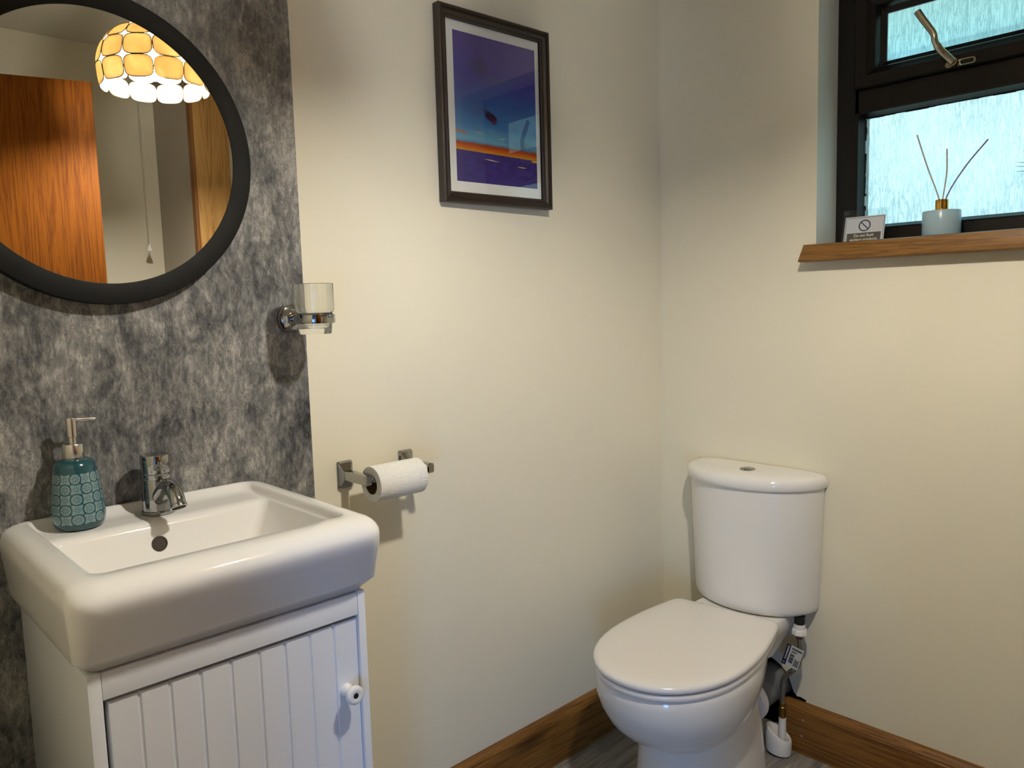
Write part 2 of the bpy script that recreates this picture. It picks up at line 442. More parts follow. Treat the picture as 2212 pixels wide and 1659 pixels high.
# window wall: skin with the window opening and the ragged hole round the soil pipe, its reveals, and the hole's sides
hole = [(-.315, .05), (-.475, .05), (-.468, .148), (-.452, .152), (-.443, .150), (-.432, .160), (-.424, .182), (-.414, .205), (-.395, .224), (-.372, .236), (-.345, .240), (-.32, .235)]
bm = wall_with_holes([(0, 0), (YF, 0), (YF, ZC), (0, ZC)], [[(WY0, WZ0), (WY1, WZ0), (WY1, WZ1), (WY0, WZ1)], hole])
struct('wall_right', bm, M['wall'])
bm = bm_new()
rv = [(WY0, WZ0), (WY1, WZ0), (WY1, WZ1), (WY0, WZ1)]
loft(bm, [[(x, y, z) for y, z in rv] for x in (0, WT)], True, False, False)
struct('trim_1', bm, M['reveal'])
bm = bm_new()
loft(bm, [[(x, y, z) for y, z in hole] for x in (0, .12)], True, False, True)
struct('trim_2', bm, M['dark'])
# outer skin of the same wall so no daylight leaks round the opening
bm = bm_new()
for y0, y1, z0, z1 in ((.1, WY1, -.05, 2.6), (WY0, -3.3, -.05, 2.6), (WY1, WY0, -.05, WZ0), (WY1, WY0, WZ1, 2.6)):
    f = [bm.verts.new((WT, y, z)) for y, z in ((y0, z0), (y1, z0), (y1, z1), (y0, z1))]; bm.faces.new(f)
struct('wall_outside', bm, M['brick'])

bm = bm_new(); box(bm, -2.0, .0, 0, .1, 0, ZC); struct('wall_back', bm, M['wall'])
bm = bm_new(); box(bm, -2.0, .0, YF-.1, YF, 0, ZC); struct('wall_front', bm, M['wall'])
DY0, DY1, DZ = -1.715, -.860, 2.03         # doorway in the door wall
bm = bm_new()
box(bm, XL-.1, XL, DY1, 0, 0, ZC); box(bm, XL-.1, XL, YF, DY0, 0, ZC); box(bm, XL-.1, XL, DY0, DY1, DZ, ZC)
struct('wall_left', bm, M['wall'])
bm = bm_new(); box(bm, -.70, -.56, YF, -1.765, 0, ZC); struct('wall_partition', bm, M['wall'])
bm = bm_new(); box(bm, -4.2, .27, -3.3, .1, -.05, 0); struct('floor', bm, M['floor'])
bm = bm_new(); box(bm, -4.2, .27, -3.3, .1, ZC, ZC+.05); struct('ceiling', bm, M['ceil'])
# hall beyond the doorway, with the garden door that throws cool daylight in
HX, HY0, HY1, HZ0, HZ1 = -3.55, -3.15, -2.45, .10, 1.05
bm = bm_new()
box(bm, HX-.1, HX, HY1, .1, 0, ZC); box(bm, HX-.1, HX, -3.3, HY0, 0, ZC)
box(bm, HX-.1, HX, HY0, HY1, 0, HZ0); box(bm, HX-.1, HX, HY0, HY1, HZ1, ZC)
struct('wall_hall_left', bm, M['hall'])
bm = bm_new(); box(bm, -3.65, -1.9, 0, .1, 0, ZC); struct('wall_hall_back', bm, M['hall'])
bm = bm_new(); box(bm, -3.65, .27, -3.3, -3.2, 0, ZC); struct('wall_hall_front', bm, M['hall'])
# wallpapered part of the back wall, left of the plain paint
bm = bm_new(); box(bm, XL, -1.1885, -.0016, .0, 0, ZC); struct('wall_panel', bm, M['concrete'])

# skirting: flat board, a groove and a sloping top
def skirting(name, mat, along, a0, a1, sign):
    prof = [(0, 0), (.020, 0), (.020, .1195), (.0185, .1215), (.0175, .1225), (.0188, .1240), (.0178, .1275), (.012, .1365), (.006, .1410), (.0, .1424)]
    bm = bm_new(); loops = []
    for a in (a0, a1):
        loops.append([((a, -t, z) if along == 'X' else (-t, a, z)) for t, z in prof])
    loft(bm, loops, True, True, True)
    return struct(name, bm, mat, 25)
skirting('baseboard_back', M['pine'], 'X', -1.29, -.0, 1)
bs = skirting('baseboard_right', M['pineY'], 'Y', -.405, YF, 1)
for y, z in ((-.4705, .0995), (-.4665, .0525)):
    bm = bm_new(); lathe(bm, [(.0034, 0), (.0034, .0009), (.0022, .0012), (.0019, .0004)], (-.0200, y, z), (-1, 0, 0), 16)
    obj('screw', bm, M['brushed'], bs)

# ------------------------------------------------------------------ window
win = struct_empty('window_1', (.14, -.755, WZ0))
FX0, FX1 = .112, .182
def profile_frame(bm, y0, y1, z0, z1, steps):
    """rectangular frame swept from a profile; steps = [(inset, x)]: from outside edge inward"""
    loops = [[(x, y0-i, z0+i), (x, y1+i, z0+i), (x, y1+i, z1-i), (x, y0-i, z1-i)] for i, x in steps]
    loft(bm, loops, True, False, False)
bm = bm_new()   # outer frame with transom: two openings
box(bm, FX0, FX1, WY1, WY1-.052, WZ0, WZ1, .003); box(bm, FX0, FX1, WY0+.052, WY0, WZ0, WZ1, .003)
box(bm, FX0, FX1, WY1-.05, WY0+.05, WZ0, WZ0+.037, .003); box(bm, FX0, FX1, WY1-.05, WY0+.05, WZ1-.05, WZ1, .003)
box(bm, FX0, FX1, WY1-.05, WY0+.05, 1.708, 1.762, .003)
obj('window_frame', bm, M['upvc'], win)
LY1, LY0, LZ0, LZ1 = -.545, -.966, 1.4245, 1.696       # lower pane
bm = bm_new()
profile_frame(bm, WY1-.048, WY0+.048, WZ0+.033, 1.712, [(0, FX0+.004), (.006, FX0+.002), (.0075, FX0+.008), (.0155, FX0+.024), (.0155, FX0+.030)])
obj('glazing_bead', bm, M['upvc'], win, 20)
UY1, UY0, UZ0, UZ1 = -.594, -.917, 1.8155, 1.955        # upper pane, in its opening sash
bm = bm_new()
profile_frame(bm, -.530, -.981, 1.7635, 2.007, [(0, FX0), (0, FX0-.014), (.003, FX0-.018), (.030, FX0-.018), (.034, FX0-.014), (.046, FX0-.004), (.050, FX0+.004), (.052, FX0+.016), (.064, FX0+.024), (.064, FX0+.030)])
sash = obj('sash', bm, M['upvc'], win, 20)
for nm, (y1, y0, z0, z1) in (('upper_pane', (UY1, UY0, UZ0, UZ1)), ('lower_pane', (LY1, LY0, LZ0, LZ1))):
    bm = bm_new(); x = FX0+.028
    f = [bm.verts.new(p) for p in ((x, y1+.003, z0-.003), (x, y0-.003, z0-.003), (x, y0-.003, z1+.003), (x, y1+.003, z1+.003))]; bm.faces.new(f)
    o = obj(nm, bm, M['pane'], win, None)
# ragged black sealant where the glass meets the bead
bm = bm_new(); z = LZ0
while z < LZ1-.01:
    h = random.uniform(.006, .022); w = random.uniform(.001, .0042)
    if random.random() < .8: box(bm, FX0+.0235, FX0+.0275, LY1-w, LY1+.001, z, min(z+h, LZ1), .0006, 1)
    z += h
y = LY1-.003
while y > LY0:
    l = random.uniform(.01, .03); w = random.uniform(.0006, .0025)
    box(bm, FX0+.0235, FX0+.0275, y-l, y, LZ1-w, LZ1+.001, .0004, 1); y -= l
y = UY1-.003
while y > UY0:
    l = random.uniform(.01, .03); w = random.uniform(.0006, .0022)
    box(bm, FX0+.0235, FX0+.0275, y-l, y, UZ1-w, UZ1+.001, .0004, 1)
    box(bm, FX0+.0235, FX0+.0275, y-l, y, UZ0-.001, UZ0+w*.7, .0004, 1); y -= l
obj('glazing_seal', bm, M['gasket'], win)
# cranked espagnolette handle on the sash's bottom rail
hx = FX0-.018
bm = bm_new()
pl = rrect(-.810, -.744, 1.7655, 1.7815, .0079, 8)
loft(bm, [[(hx, y, z) for y, z in pl], [(hx-.004, y, z) for y, z in pl], [(hx-.0055, y*.97+(-.777*.03), z*.9+1.7735*.1) for y, z in pl]])
hp = obj('handle_plate', bm, M['handle'], win, 30)
bm = bm_new(); pl2 = rrect(-.806, -.777, 1.7688, 1.7782, .0046, 8)
loft(bm, [[(hx-.0050, y, z) for y, z in pl2], [(hx-.0060, y, z) for y, z in pl2]])
obj('plate_slot', bm, M['gasket'], hp)
bm = bm_new(); lathe(bm, [(.0105, 0), (.0105, .012), (.0095, .016)], (hx-.004, -.7655, 1.7745), (-1, 0, 0), 24)
path = smooth_path([(hx-.018, -.766, 1.7745), (hx-.024, -.757, 1.786), (hx-.034, -.744, 1.803), (hx-.044, -.7355, 1.822), (hx-.047, -.733, 1.838), (hx-.048, -.722, 1.857), (hx-.048, -.7085, 1.878), (hx-.048, -.6965, 1.898)], 6)
nP = len(path); rr = [.0085 if i < nP*.35 else .0068+.0012*(i/nP) for i in range(nP)]
tube(bm, path, rr, 18)
hd = obj('window_handle', bm, M['handle'], win)
bm = bm_new(); lathe(bm, [(.0042, 0), (.0042, .0012), (.003, .0016)], (hx-.0375, -.7535, 1.7955), (-1, .15, .25), 16)
obj('key_lock', bm, M['oldbrass'], hd)
# the pine sill board with a horned, chamfered end
bm = bm_new()
prof = [(0.118, 1.376), (-.034, 1.376), (-.040, 1.3725), (-.043, 1.366), (-.043, 1.336), (-.040, 1.3325), (0.0, 1.3325), (.0, 1.3325)]
plan_end = lambda x: -.452 + (max(0, -x-.028))*-.75
loops = []
for x, z in prof[:7]:
    pass
# front nose runs past the reveal on the left; the part inside the opening is narrower
front = [(-.001, 1.376), (-.036, 1.376), (-.041, 1.3735), (-.0435, 1.368), (-.0435, 1.3365), (-.041, 1.333), (-.001, 1.333)]
ys = [-.4545, -1.135]
loops = []
for k, y in enumerate(ys):
    loops.append([(x, y if k else y-(.012 if (z > 1.365 and x < -.03) else 0), z) for x, z in front])
loft(bm, loops, True, True, True)
box(bm, -.002, .118, WY1-.001, WY0+.001, 1.353, 1.376)
struct('window_sill', bm, M['sill'], 30)
# unseen overhang added outside to darken the upper pane
bm = bm_new(); box(bm, WT, 1.32, -2.6, .4, 2.17, 2.20); box(bm, 1.30, 1.33, -2.6, .4, 2.13, 2.32)
struct('window_shade_board', bm, M['shade_board'])

# ------------------------------------------------------------------ door, its casing and the pine board across the room
dr = struct_empty('door_1', (-1.865, -1.69, 0))
a = math.atan2(.21, .735)
R = Matrix.Rotation(a, 4, 'Z'); D0 = V(-1.865, -1.692, 0)
def rot_about(o, T): o.data.transform(Matrix.Translation(BASE[o]) ); o.data.transform(T); o.data.transform(Matrix.Translation(-BASE[o]))
bm = bm_new(); box(bm, 0, .764, -.02, .02, .008, 2.0, .0015)
bmesh.ops.transform(bm, matrix=Matrix.Translation(D0) @ R, verts=bm.verts)
leaf = obj('door_leaf', bm, M['door'], dr)
for sy in (-1, 1):
    bm = bm_new(); lathe(bm, [(.025, 0), (.025, .006), (.011, .008), (.010, .04)], (.705, sy*.02, 1.0), (0, sy, 0), 24)
    tube(bm, smooth_path([(.705, sy*.058, 1.0), (.66, sy*.062, 1.0), (.59, sy*.06, .998)], 5), .009, 12)
    bmesh.ops.transform(bm, matrix=Matrix.Translation(D0) @ R, verts=bm.verts)
    obj('door_handle', bm, M['brushed'], dr)
bm = bm_new()
for x0, x1 in ((XL, XL+.018), (XL-.118, XL-.1)):
    box(bm, x0, x1, DY0-.07, DY0, 0, DZ+.07, .004); box(bm, x0, x1, DY1, DY1+.07, 0, DZ+.07, .004); box(bm, x0, x1, DY0, DY1, DZ, DZ+.07, .004)
struct('trim_3', bm, M['post'], 30)
bm = bm_new(); box(bm, -.700, -.560, -1.765, -1.745, 0, 2.20, .002)
struct('trim_4', bm, M['post'], 30)
bm = bm_new(); box(bm, -.7125, -.700, -1.775, -1.742, 0, 2.20, .002)
struct('trim_5', bm, M['postdark'], 30)
bm = bm_new(); box(bm, -.7010, -.700, YF, -1.776, 0, ZC)
struct('wall_panel_partition', bm, m_wall('grey_plaster', (176, 166, 150)))

# pull cord by the far wall
t = thing('pull_cord', (-.790, -2.055, ZC), 'white light pull cord with small cone end, seen in the mirror', 'pull cord')
bm = bm_new(); lathe(bm, [(.035, 0), (.035, -.012), (.026, -.022), (.006, -.024)], (-.790, -2.055, ZC), (0, 0, 1), 24); obj('ceiling_switch', bm, M['plastic'], t)
bm = bm_new(); tube(bm, [(-.790, -2.055, ZC-.02), (-.7895, -2.055, 1.9), (-.789, -2.055, 1.535)], .0013, 8); obj('cord', bm, M['cord'], t)
bm = bm_new(); lathe(bm, [(.002, .03), (.004, .026), (.0135, .002), (.0135, 0), (.004, 0)], (-.789, -2.055, 1.507), (0, 0, 1), 20); obj('cone_pull', bm, M['plastic'], t)

# ------------------------------------------------------------------ pendant lamp of capiz shell
LX, LY, LZ = -1.094, -1.020, 1.885        # centre of the shade's lower rim
lamp = thing('pendant_lamp', (LX, LY, LZ), 'capiz shell dome pendant lamp, lit, seen in the round mirror', 'lamp')
def dome(th, s):
    """s 0..1 from the rim up along the profile"""
    if s < .27: r = .144 + .006*math.sin(s/.27*PI/2); z = s/.27*.058
    else:
        q = (s-.27)/.73; r = .150*math.cos(q*PI/2*.86)**.9; z = .058 + .125*math.sin(q*PI/2*.86)
    return V(LX+r*math.cos(th), LY+r*math.sin(th), LZ+z)
bm = bm_new(); bl = bm_new()
rows = [(0, .27, 0), (.27, .535, .0), (.535, .77, .5), (.77, .98, 0)]
def sup(a, n=3.6):
    c, s_ = math.cos(a), math.sin(a); return (abs(c)**(2/n)*(1 if c >= 0 else -1), abs(s_)**(2/n)*(1 if s_ >= 0 else -1))
for ri, (s0, s1, off) in enumerate(rows):
    ncol = 12
    for k in range(ncol):
        t0 = 2*PI*(k+.18)/ncol; dt = PI/ncol*.975; ds = (s1-s0)/2*.975; sc = (s0+s1)/2
        ring = [sup(2*PI*i/28) for i in range(28)]
        flare = .006 if ri == 0 else .0
        def P(u, v):
            p = dome(t0+u*dt, sc+v*ds)
            return p
        rings = [[P(u*f, v*f) for u, v in ring] for f in (.33, .7, 1.)]
        loft(bm, rings, True, True, False)
        tube(bl, [*rings[-1], rings[-1][0]], .0011, 6, False)
o = obj('lamp_shade', bm, M['capiz'], lamp, 60)
md = o.modifiers.new('thickness', 'SOLIDIFY'); md.thickness = .0014
obj('shade_leading', bl, M['lead'], o)
bm = bm_new(); lathe(bm, [(.031, LZ+.176), (.031, LZ+.186), (.012, LZ+.192)], (LX, LY, 0), (0, 0, 1), 24); obj('shade_cap', bm, M['oldbrass'], lamp)
bm = bm_new(); lathe(bm, [(.017, LZ+.17), (.019, LZ+.13), (.019, LZ+.113), (.013, LZ+.112)], (LX, LY, 0), (0, 0, 1), 24); obj('bulb_holder', bm, M['plastic'], lamp)
bm = bm_new(); lathe(bm, [(.012, .113), (.014, .100), (.026, .077), (.030, .060), (.028, .044), (.02, .034), (.008, .029), (.001, .0285)], (LX, LY, LZ), (0, 0, 1), 24); obj('light_bulb', bm, M['bulb'], lamp)
bm = bm_new(); tube(bm, [(LX, LY, LZ+.19), (LX, LY, ZC-.03)], .003, 10); obj('flex', bm, M['cord'], lamp)
bm = bm_new(); lathe(bm, [(.012, ZC-.045), (.04, ZC-.02), (.042, ZC)], (LX, LY, 0), (0, 0, 1), 28); obj('ceiling_rose', bm, M['plastic'], lamp)

# ------------------------------------------------------------------ round mirror
MX, MZ = -1.5455, 1.5165
mir = thing('round_mirror', (MX, -.002, MZ-.25), 'round wall mirror with a wide black rim on the grey wallpaper', 'mirror')
bm = bm_new(); lathe(bm, [(.246, .0), (.2495, .0015), (.2500, .004), (.2500, .026), (.2488, .0275), (.2175, .0285), (.2162, .0280), (.2160, .0272), (.2160, .015)], (MX, -.002, MZ), (0, -1, 0), 128, False, False)
obj('mirror_frame', bm, M['black'], mir, 30)
bm = bm_new(); lathe(bm, [(.2162, .0), (.2162, .0272)], (MX, -.002, MZ), (0, -1, 0), 128); obj('mirror_glass', bm, M['mirror'], mir, 30)

# ------------------------------------------------------------------ picture
FX_0, FX_1, FZ0, FZ1 = -.838, -.4985, 1.4815, 1.9105
PROT = Matrix.Identity(4)
pic = thing('picture_frame', ((FX_0+FX_1)/2, -.002, FZ0), 'dark wooden framed blue and orange seascape print behind glass', 'picture')
bm = bm_new()
fp = [(0, 0), (0, .020), (.003, .022), (.0075, .0215), (.009, .0185), (.011, .0185), (.013, .020), (.019, .0165), (.0205, .0140), (.0225, .0140), (.024, .0125), (.0255, .0095)]
loft(bm, [[(FX_0+i, -.002-d, FZ0+i), (FX_1-i, -.002-d, FZ0+i), (FX_1-i, -.002-d, FZ1-i), (FX_0+i, -.002-d, FZ1-i)] for i, d in fp], True, True, False)
obj('frame', bm, M['frame'], pic, 20)
bm = bm_new(); i = .024
box(bm, FX_0+i, FX_1-i, -.0065, -.004, FZ0+i, FZ1-i); obj('mat_board', bm, M['matb'], pic)
px0, px1, pz0, pz1 = -.7895, -.5355, 1.5320, 1.8650
bm = bm_new(); f = [bm.verts.new(p) for p in ((px0, -.0068, pz0), (px1, -.0068, pz0), (px1, -.0068, pz1), (px0, -.0068, pz1))]
fc = bm.faces.new(f); ul = bm.loops.layers.uv.new('UVMap')
for l, c in zip(fc.loops, ((0, 0), (1, 0), (1, 1), (0, 1))): l[ul].uv = c
me = bpy.data.meshes.new('print'); bm.to_mesh(me); bm.free(); me.materials.append(M['print'])
me.transform(Matrix.Translation(-BASE[pic])); o = bpy.data.objects.new('print', me); C.objects.link(o); o.parent = pic
bm = bm_new(); i = .025
f = [bm.verts.new(p) for p in ((FX_0+i, -.0105, FZ0+i), (FX_1-i, -.0105, FZ0+i), (FX_1-i, -.0105, FZ1-i), (FX_0+i, -.0105, FZ1-i))]; bm.faces.new(f)
obj('picture_glass', bm, M['pglass'], pic, None)

# its right edge hangs a little off the wall
_T = Matrix.Rotation(-math.radians(1.5), 4, 'Z'); _p = V(FX_0, -.002, 0) - BASE[pic]
for ch in pic.children: ch.data.transform(Matrix.Translation(_p) @ _T @ Matrix.Translation(-_p))

# ------------------------------------------------------------------ washbasin cabinet
CX0, CX1, CY, CZ = -1.712, -1.3060, -.360, .800
cab = thing('washbasin_cabinet', ((CX0+CX1)/2, CY/2, 0), 'white washbasin cabinet with one grooved door under the basin', 'cabinet')
bm = bm_new()
box(bm, CX0, CX0+.0165, CY, -.0025, .0, CZ, .0012); box(bm, CX1-.0130, CX1, CY, -.0025, .0, CZ, .0012)
box(bm, CX0+.0165, CX1-.013, -.012, -.0025, .06, CZ-.003); box(bm, CX0+.0165, CX1-.013, CY+.03, -.012, .08, .096)
box(bm, CX0+.0165, CX1-.013, CY+.045, CY+.06, 0, .08)
obj('carcass', bm, M['cab'], cab)
boxobj('top_rail', CX0+.0170, CX1-.0135, CY+.0008, CY+.018, .7630, CZ-.001, M['cab'], cab, .0008)
dx0, dx1, dz0, dz1 = -1.6885, -1.3185, .088, .7565
gx = [-1.6503, -1.6107, -1.5696, -1.5262, -1.4840, -1.4435, -1.4028, -1.3618]
bm = bm_new(); yf = CY+.0065; yb = CY+.0245
pr = [(dx0, yb), (dx0, yf+.001), (dx0+.001, yf)]
for g in gx:
    pr += [(g-.0028, yf), (g-.0012, yf+.0022), (g, yf+.0026), (g+.0012, yf+.0022), (g+.0028, yf)]
pr += [(dx1-.001, yf), (dx1, yf+.001), (dx1, yb)]
loft(bm, [[(x, y, z) for x, y in pr] for z in (dz0, dz1)], True, True, True)
door = obj('door', bm, M['cab'], cab, 20)
kx, kz = -1.3445, .6440
bm = bm_new(); lathe(bm, [(.0105, 0), (.0108, .003), (.0080, .008), (.0076, .012), (.0105, .017), (.0142, .021), (.0152, .0245), (.0145, .0285), (.0115, .0305), (.0065, .0302), (.0045, .0290)], (kx, yf, kz), (0, -1, 0), 40)
kn = obj('knob', bm, M['ceramic'], door, 60)
bm = bm_new(); lathe(bm, [(.0044, .0288), (.0042, .0298), (.002, .0299)], (kx, yf, kz), (0, -1, 0), 20); obj('knob_hole_disc', bm, M['dark'], kn)  # black disc painted as the dark hole in the knob's centre
bm = bm_new(); tube(bm, smooth_path([(dx0+.003, yf+.002, .592), (dx0-.004, yf-.001, .588), (dx0-.001, yf-.0005, .580), (dx0+.006, yf+.002, .574)], 5), .0022, 8)
obj('hinge', bm, M['brushed'], cab)

# ------------------------------------------------------------------ basin
BX0, BX1, BY = -1.7370, -1.2965, -.4215
ZT = .930
basin = thing('washbasin', ((BX0+BX1)/2, BY/2, .80), 'rectangular white ceramic washbasin on the white cabinet', 'washbasin')
bm = bm_new()
def L(z, xl, xr, yb, yf, r, n=8): return [(x, y, z) for x, y in rrect(BX0+xl, BX1-xr, BY+yf, -yb, r, n)]
B = .002
loops = [
    L(.8010, .036, .016, .004, .075, .02), L(.8015, .0275, .0075, B, .066, .02), L(.8195, .0125, -.0075, B, .0490, .016), L(.8208, .0108, -.0090, B, .0473, .017), L(.8235, .0098, -.0095, B, .0458, .018),
    L(.8350, .0084, -.0082, B, .0385, .021), L(.8600, .0052, -.0050, B, .0230, .026), L(.8800, .0027, -.0025, B, .0105, .030), L(.8900, .0014, -.0013, B, .0050, .032), L(.8980, .0005, 0, B, .0014, .034), L(.9050, 0, .0003, B, 0, .034), L(.9110, .0005, .0010, B, .0012, .034), L(.9175, .0022, .0034, B, .0050, .034), L(.9227, .0052, .0076, B, .0105, .032),
    L(.9268, .0105, .0130, B+.0005, .0175, .030), L(.9292, .0180, .0200, B+.0015, .0260, .028), L(ZT, .0270, .0270, .0040, .0360, .026),
    L(ZT, .0380, .0345, .0100, .0530, .022), L(.9286, .0405, .0370, .0130, .0555, .021), L(.9255, .0427, .0392, .0165, .0571, .020), L(.9205, .0445, .0410, .0225, .0583, .020),
    L(.9170, .0457, .0425, .032, .0591, .020), L(.9155, .0465, .0435, .046, .0595, .020), L(.9145, .0473, .0450, .086, .0601, .020),
    L(.9132, .0481, .0460, .1000, .0605, .019), L(.9100, .0490, .0475, .1055, .0612, .018), L(.9040, .0500, .0510, .1090, .0622, .016), L(.8950, .0515, .0560, .1120, .0635, .015),
    L(.8600, .0580, .0760, .1225, .0690, .016), L(.8420, .0640, .0880, .1300, .0740, .020), L(.8345, .0740, .1000, .1400, .0830, .026), L(.8305, .095, .125, .160, .105, .028), L(.8285, .15, .18, .22, .16, .03)]
loft(bm, loops, True, True, True)
bas = obj('basin', bm, M['ceramic'], basin, 50)
# overflow on the bowl's back wall, and the waste in its floor
nrm = V(0, -.0300, .0200).normalized(); nrm = V(0, -.958, .287)
oc = V(-1.5330, -.1166, .8790)
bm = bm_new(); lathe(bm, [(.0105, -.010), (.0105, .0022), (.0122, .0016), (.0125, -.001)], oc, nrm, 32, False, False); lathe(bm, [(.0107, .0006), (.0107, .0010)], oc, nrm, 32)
ov = obj('overflow_dark_disc', bm, simple('overflow_shade', (52, 42, 32), .6), bas)  # ring, and a dark disc coloured as the shade inside the overflow
bm = bm_new(); lathe(bm, [(.021, 0), (.021, .0015), (.017, .0025), (.012, .001)], (-1.512, -.245, .8278), (0, 0, 1), 32); obj('waste_ring', bm, M['chrome'], basin)

# tap
TX, TY, TZ = -1.5105, -.056, .9156
tap = thing('basin_tap', (TX, TY, TZ), 'chrome monobloc basin tap with a short curved spout on the washbasin', 'tap')
bm = bm_new(); lathe(bm, [(.0262, 0), (.0268, .001), (.0268, .0045), (.0255, .0062), (.0245, .0066)], (TX, TY, TZ), (0, 0, 1), 48); obj('base_ring', bm, M['chrome'], tap)
bm = bm_new(); lathe(bm, [(.0245, .0062), (.0236, .0582), (.0232, .0592)], (TX, TY, TZ), (0, 0, 1), 48); body = obj('tap_body', bm, M['chrome'], tap)
bm = bm_new(); lathe(bm, [(.0226, .0590), (.0234, .0604), (.0234, .0678), (.0228, .0686)], (TX, TY, TZ), (0, 0, 1), 48); obj('collar', bm, M['chrome'], tap)
bm = bm_new(); lathe(bm, [(.0226, .0686), (.0235, .0700), (.0236, .0965), (.0228, .0990), (.0205, .0998), (.018, .0992), (.006, .0990)], (TX, TY, TZ), (0, 0, 1), 48); ctl = obj('temperature_knob', bm, M['chrome'], tap)
for i, aa in enumerate((-2.15, -1.72, -1.30)):
    d = V(math.cos(aa), math.sin(aa), 0)
    bm = bm_new(); lathe(bm, [(.0010, 0), (.0008, .0006)], V(TX, TY, TZ+.0735)+d*.0233, d, 10); obj('marker_dot', bm, M['dark'], ctl)
for aa, zz, rr_ in ((-1.62, .089, .0038),):
    d = V(math.cos(aa), math.sin(aa), 0)
    bm = bm_new(); lathe(bm, [(rr_, 0), (rr_, .0022), (rr_*.8, .0036), (rr_*.3, .0042)], V(TX, TY, TZ+zz)+d*.0225, d, 20); obj('temperature_button', bm, M['chrome'], ctl)
bm = bm_new()
sp = smooth_path([(TX, TY-.012, TZ+.026), (TX, TY-.030, TZ+.040), (TX, TY-.046, TZ+.0505), (TX, TY-.062, TZ+.0530), (TX, TY-.076, TZ+.0480), (TX, TY-.0865, TZ+.0385), (TX, TY-.0925, TZ+.0280)], 8)
n = len(sp); tube(bm, sp, [.0150-.0025*min(1, i/(n*.55)) for i in range(n)], 28)
spo = obj('spout', bm, M['chrome'], tap, 60)
tip = sp[-1]; td = (sp[-1]-sp[-2]).normalized()
bm = bm_new(); lathe(bm, [(.0128, -.002), (.0134, .0), (.0134, .004), (.0110, .0045), (.0106, .001)], tip, td, 32); obj('spout_rim', bm, M['chrome'], spo)
bm = bm_new(); lathe(bm, [(.0106, .0030), (.004, .0030)], tip, td, 32); obj('aerator', bm, simple('aerator_mesh', (52, 50, 48), .5, .5), spo)

# soap dispenser
SX, SY, SZ = -1.6295, -.0490, .9155
soap = thing('soap_dispenser', (SX, SY, SZ), 'teal patterned ceramic soap dispenser with silver pump on the washbasin', 'soap dispenser')
prof = [(.020, 0), (.0300, .0006), (.0345, .004), (.0372, .010), (.0385, .017), (.0388, .022), (.0382, .032), (.0362, .052), (.0335, .076), (.0312, .092), (.0302, .098), (.0288, .1035), (.0255, .1075), (.0205, .1100), (.014, .1110)]
bm = bm_new(); nS = 70
rows_ = lathe(bm, prof, (SX, SY, SZ), (0, 0, 1), nS)
ul = bm.loops.layers.uv.new('UVMap'); bm.verts.index_update()
BZ0, BZ1 = .0115, .0905
for f in bm.faces:
    cs = [(l, l.vert.co - V(SX, SY, SZ)) for l in f.loops]
    aa = [math.atan2(c.y, c.x) % (2*PI) for _, c in cs]
    if max(aa)-min(aa) > PI: aa = [x+2*PI if x < PI else x for x in aa]
    for (l, c), x in zip(cs, aa): l[ul].uv = ((x+.27)/(2*PI)*14, (c.z-BZ0)/(BZ1-BZ0)*5)
obj('bottle', bm, M['soap'], soap, 60)
bm = bm_new(); lathe(bm, [(.0155, .109), (.0158, .1095), (.0158, .1330), (.0150, .1342), (.007, .1344)], (SX, SY, SZ), (0, 0, 1), 40); obj('pump_collar', bm, M['brushed'], soap)
bm = bm_new(); lathe(bm, [(.0058, .134), (.0058, .146)], (SX, SY, SZ), (0, 0, 1), 28); obj('pump_stem', bm, M['brushed'], soap)
bm = bm_new(); lathe(bm, [(.0060, .1445), (.0072, .1452), (.0078, .174), (.0074, .1752), (.003, .1756)], (SX, SY, SZ), (0, 0, 1), 32); ph = obj('pump_head', bm, M['brushed'], soap)
bm = bm_new(); nz = [(SX+.004, SY, SZ+.1715), (SX+.016, SY-.001, SZ+.1708), (SX+.026, SY-.002, SZ+.1708), (SX+.0345, SY-.003, SZ+.1700)]
tube(bm, smooth_path(nz, 5), [.0034-.0012*i/15 for i in range(16)], 14); obj('nozzle', bm, M['brushed'], ph)

# ------------------------------------------------------------------ tumbler and its holder
GX, GY = -1.2195, -.0950
th = thing('tumbler_holder', (-1.2215, 0, 1.2065), 'round chrome wall holder with ring for the glass tumbler', 'tumbler holder')
bm = bm_new(); lathe(bm, [(.0272, 0), (.0275, .004), (.0258, .0075), (.0195, .0095), (.0182, .0110), (.0150, .0150), (.0112, .0175)], (-1.2215, -.0016, 1.2320), (0, -1, 0), 48); obj('rosette', bm, M['chrome'], th, 40)
bm = bm_new(); lathe(bm, [(.0078, .010), (.0070, .022), (.0092, .026), (.0092, .031), (.0066, .034), (.0062, .0560)], (-1.2215, -.0016, 1.2320), (0, -1, 0), 28); obj('arm', bm, M['chrome'], th)
bm = bm_new(); lathe(bm, [(.0348, -.0085), (.0368, -.0085), (.0376, -.006), (.0376, .006), (.0368, .0085), (.0348, .0085), (.0345, .006), (.0345, -.006), (.0348, -.0085)], (GX, GY, 1.2315), (0, 0, 1), 56, False, False); obj('ring', bm, M['chrome'], th)
bm = bm_new()
lathe(bm, [(.012, 0), (.0285, .0), (.0298, .0015), (.0304, .006), (.0330, .0395), (.0356, .0415), (.0364, .044), (.0368, .0925), (.0364, .0935), (.0356, .0932), (.0349, .0925), (.0346, .048), (.0318, .0400), (.0286, .0130), (.0262, .0105), (.012, .0098)], (GX, GY, 1.2030), (0, 0, 1), 56)
single('tumbler', bm, M['tumbler'], (GX, GY, 1.2030), 'empty clear glass tumbler standing in the chrome ring holder', 'glass', smooth=40)

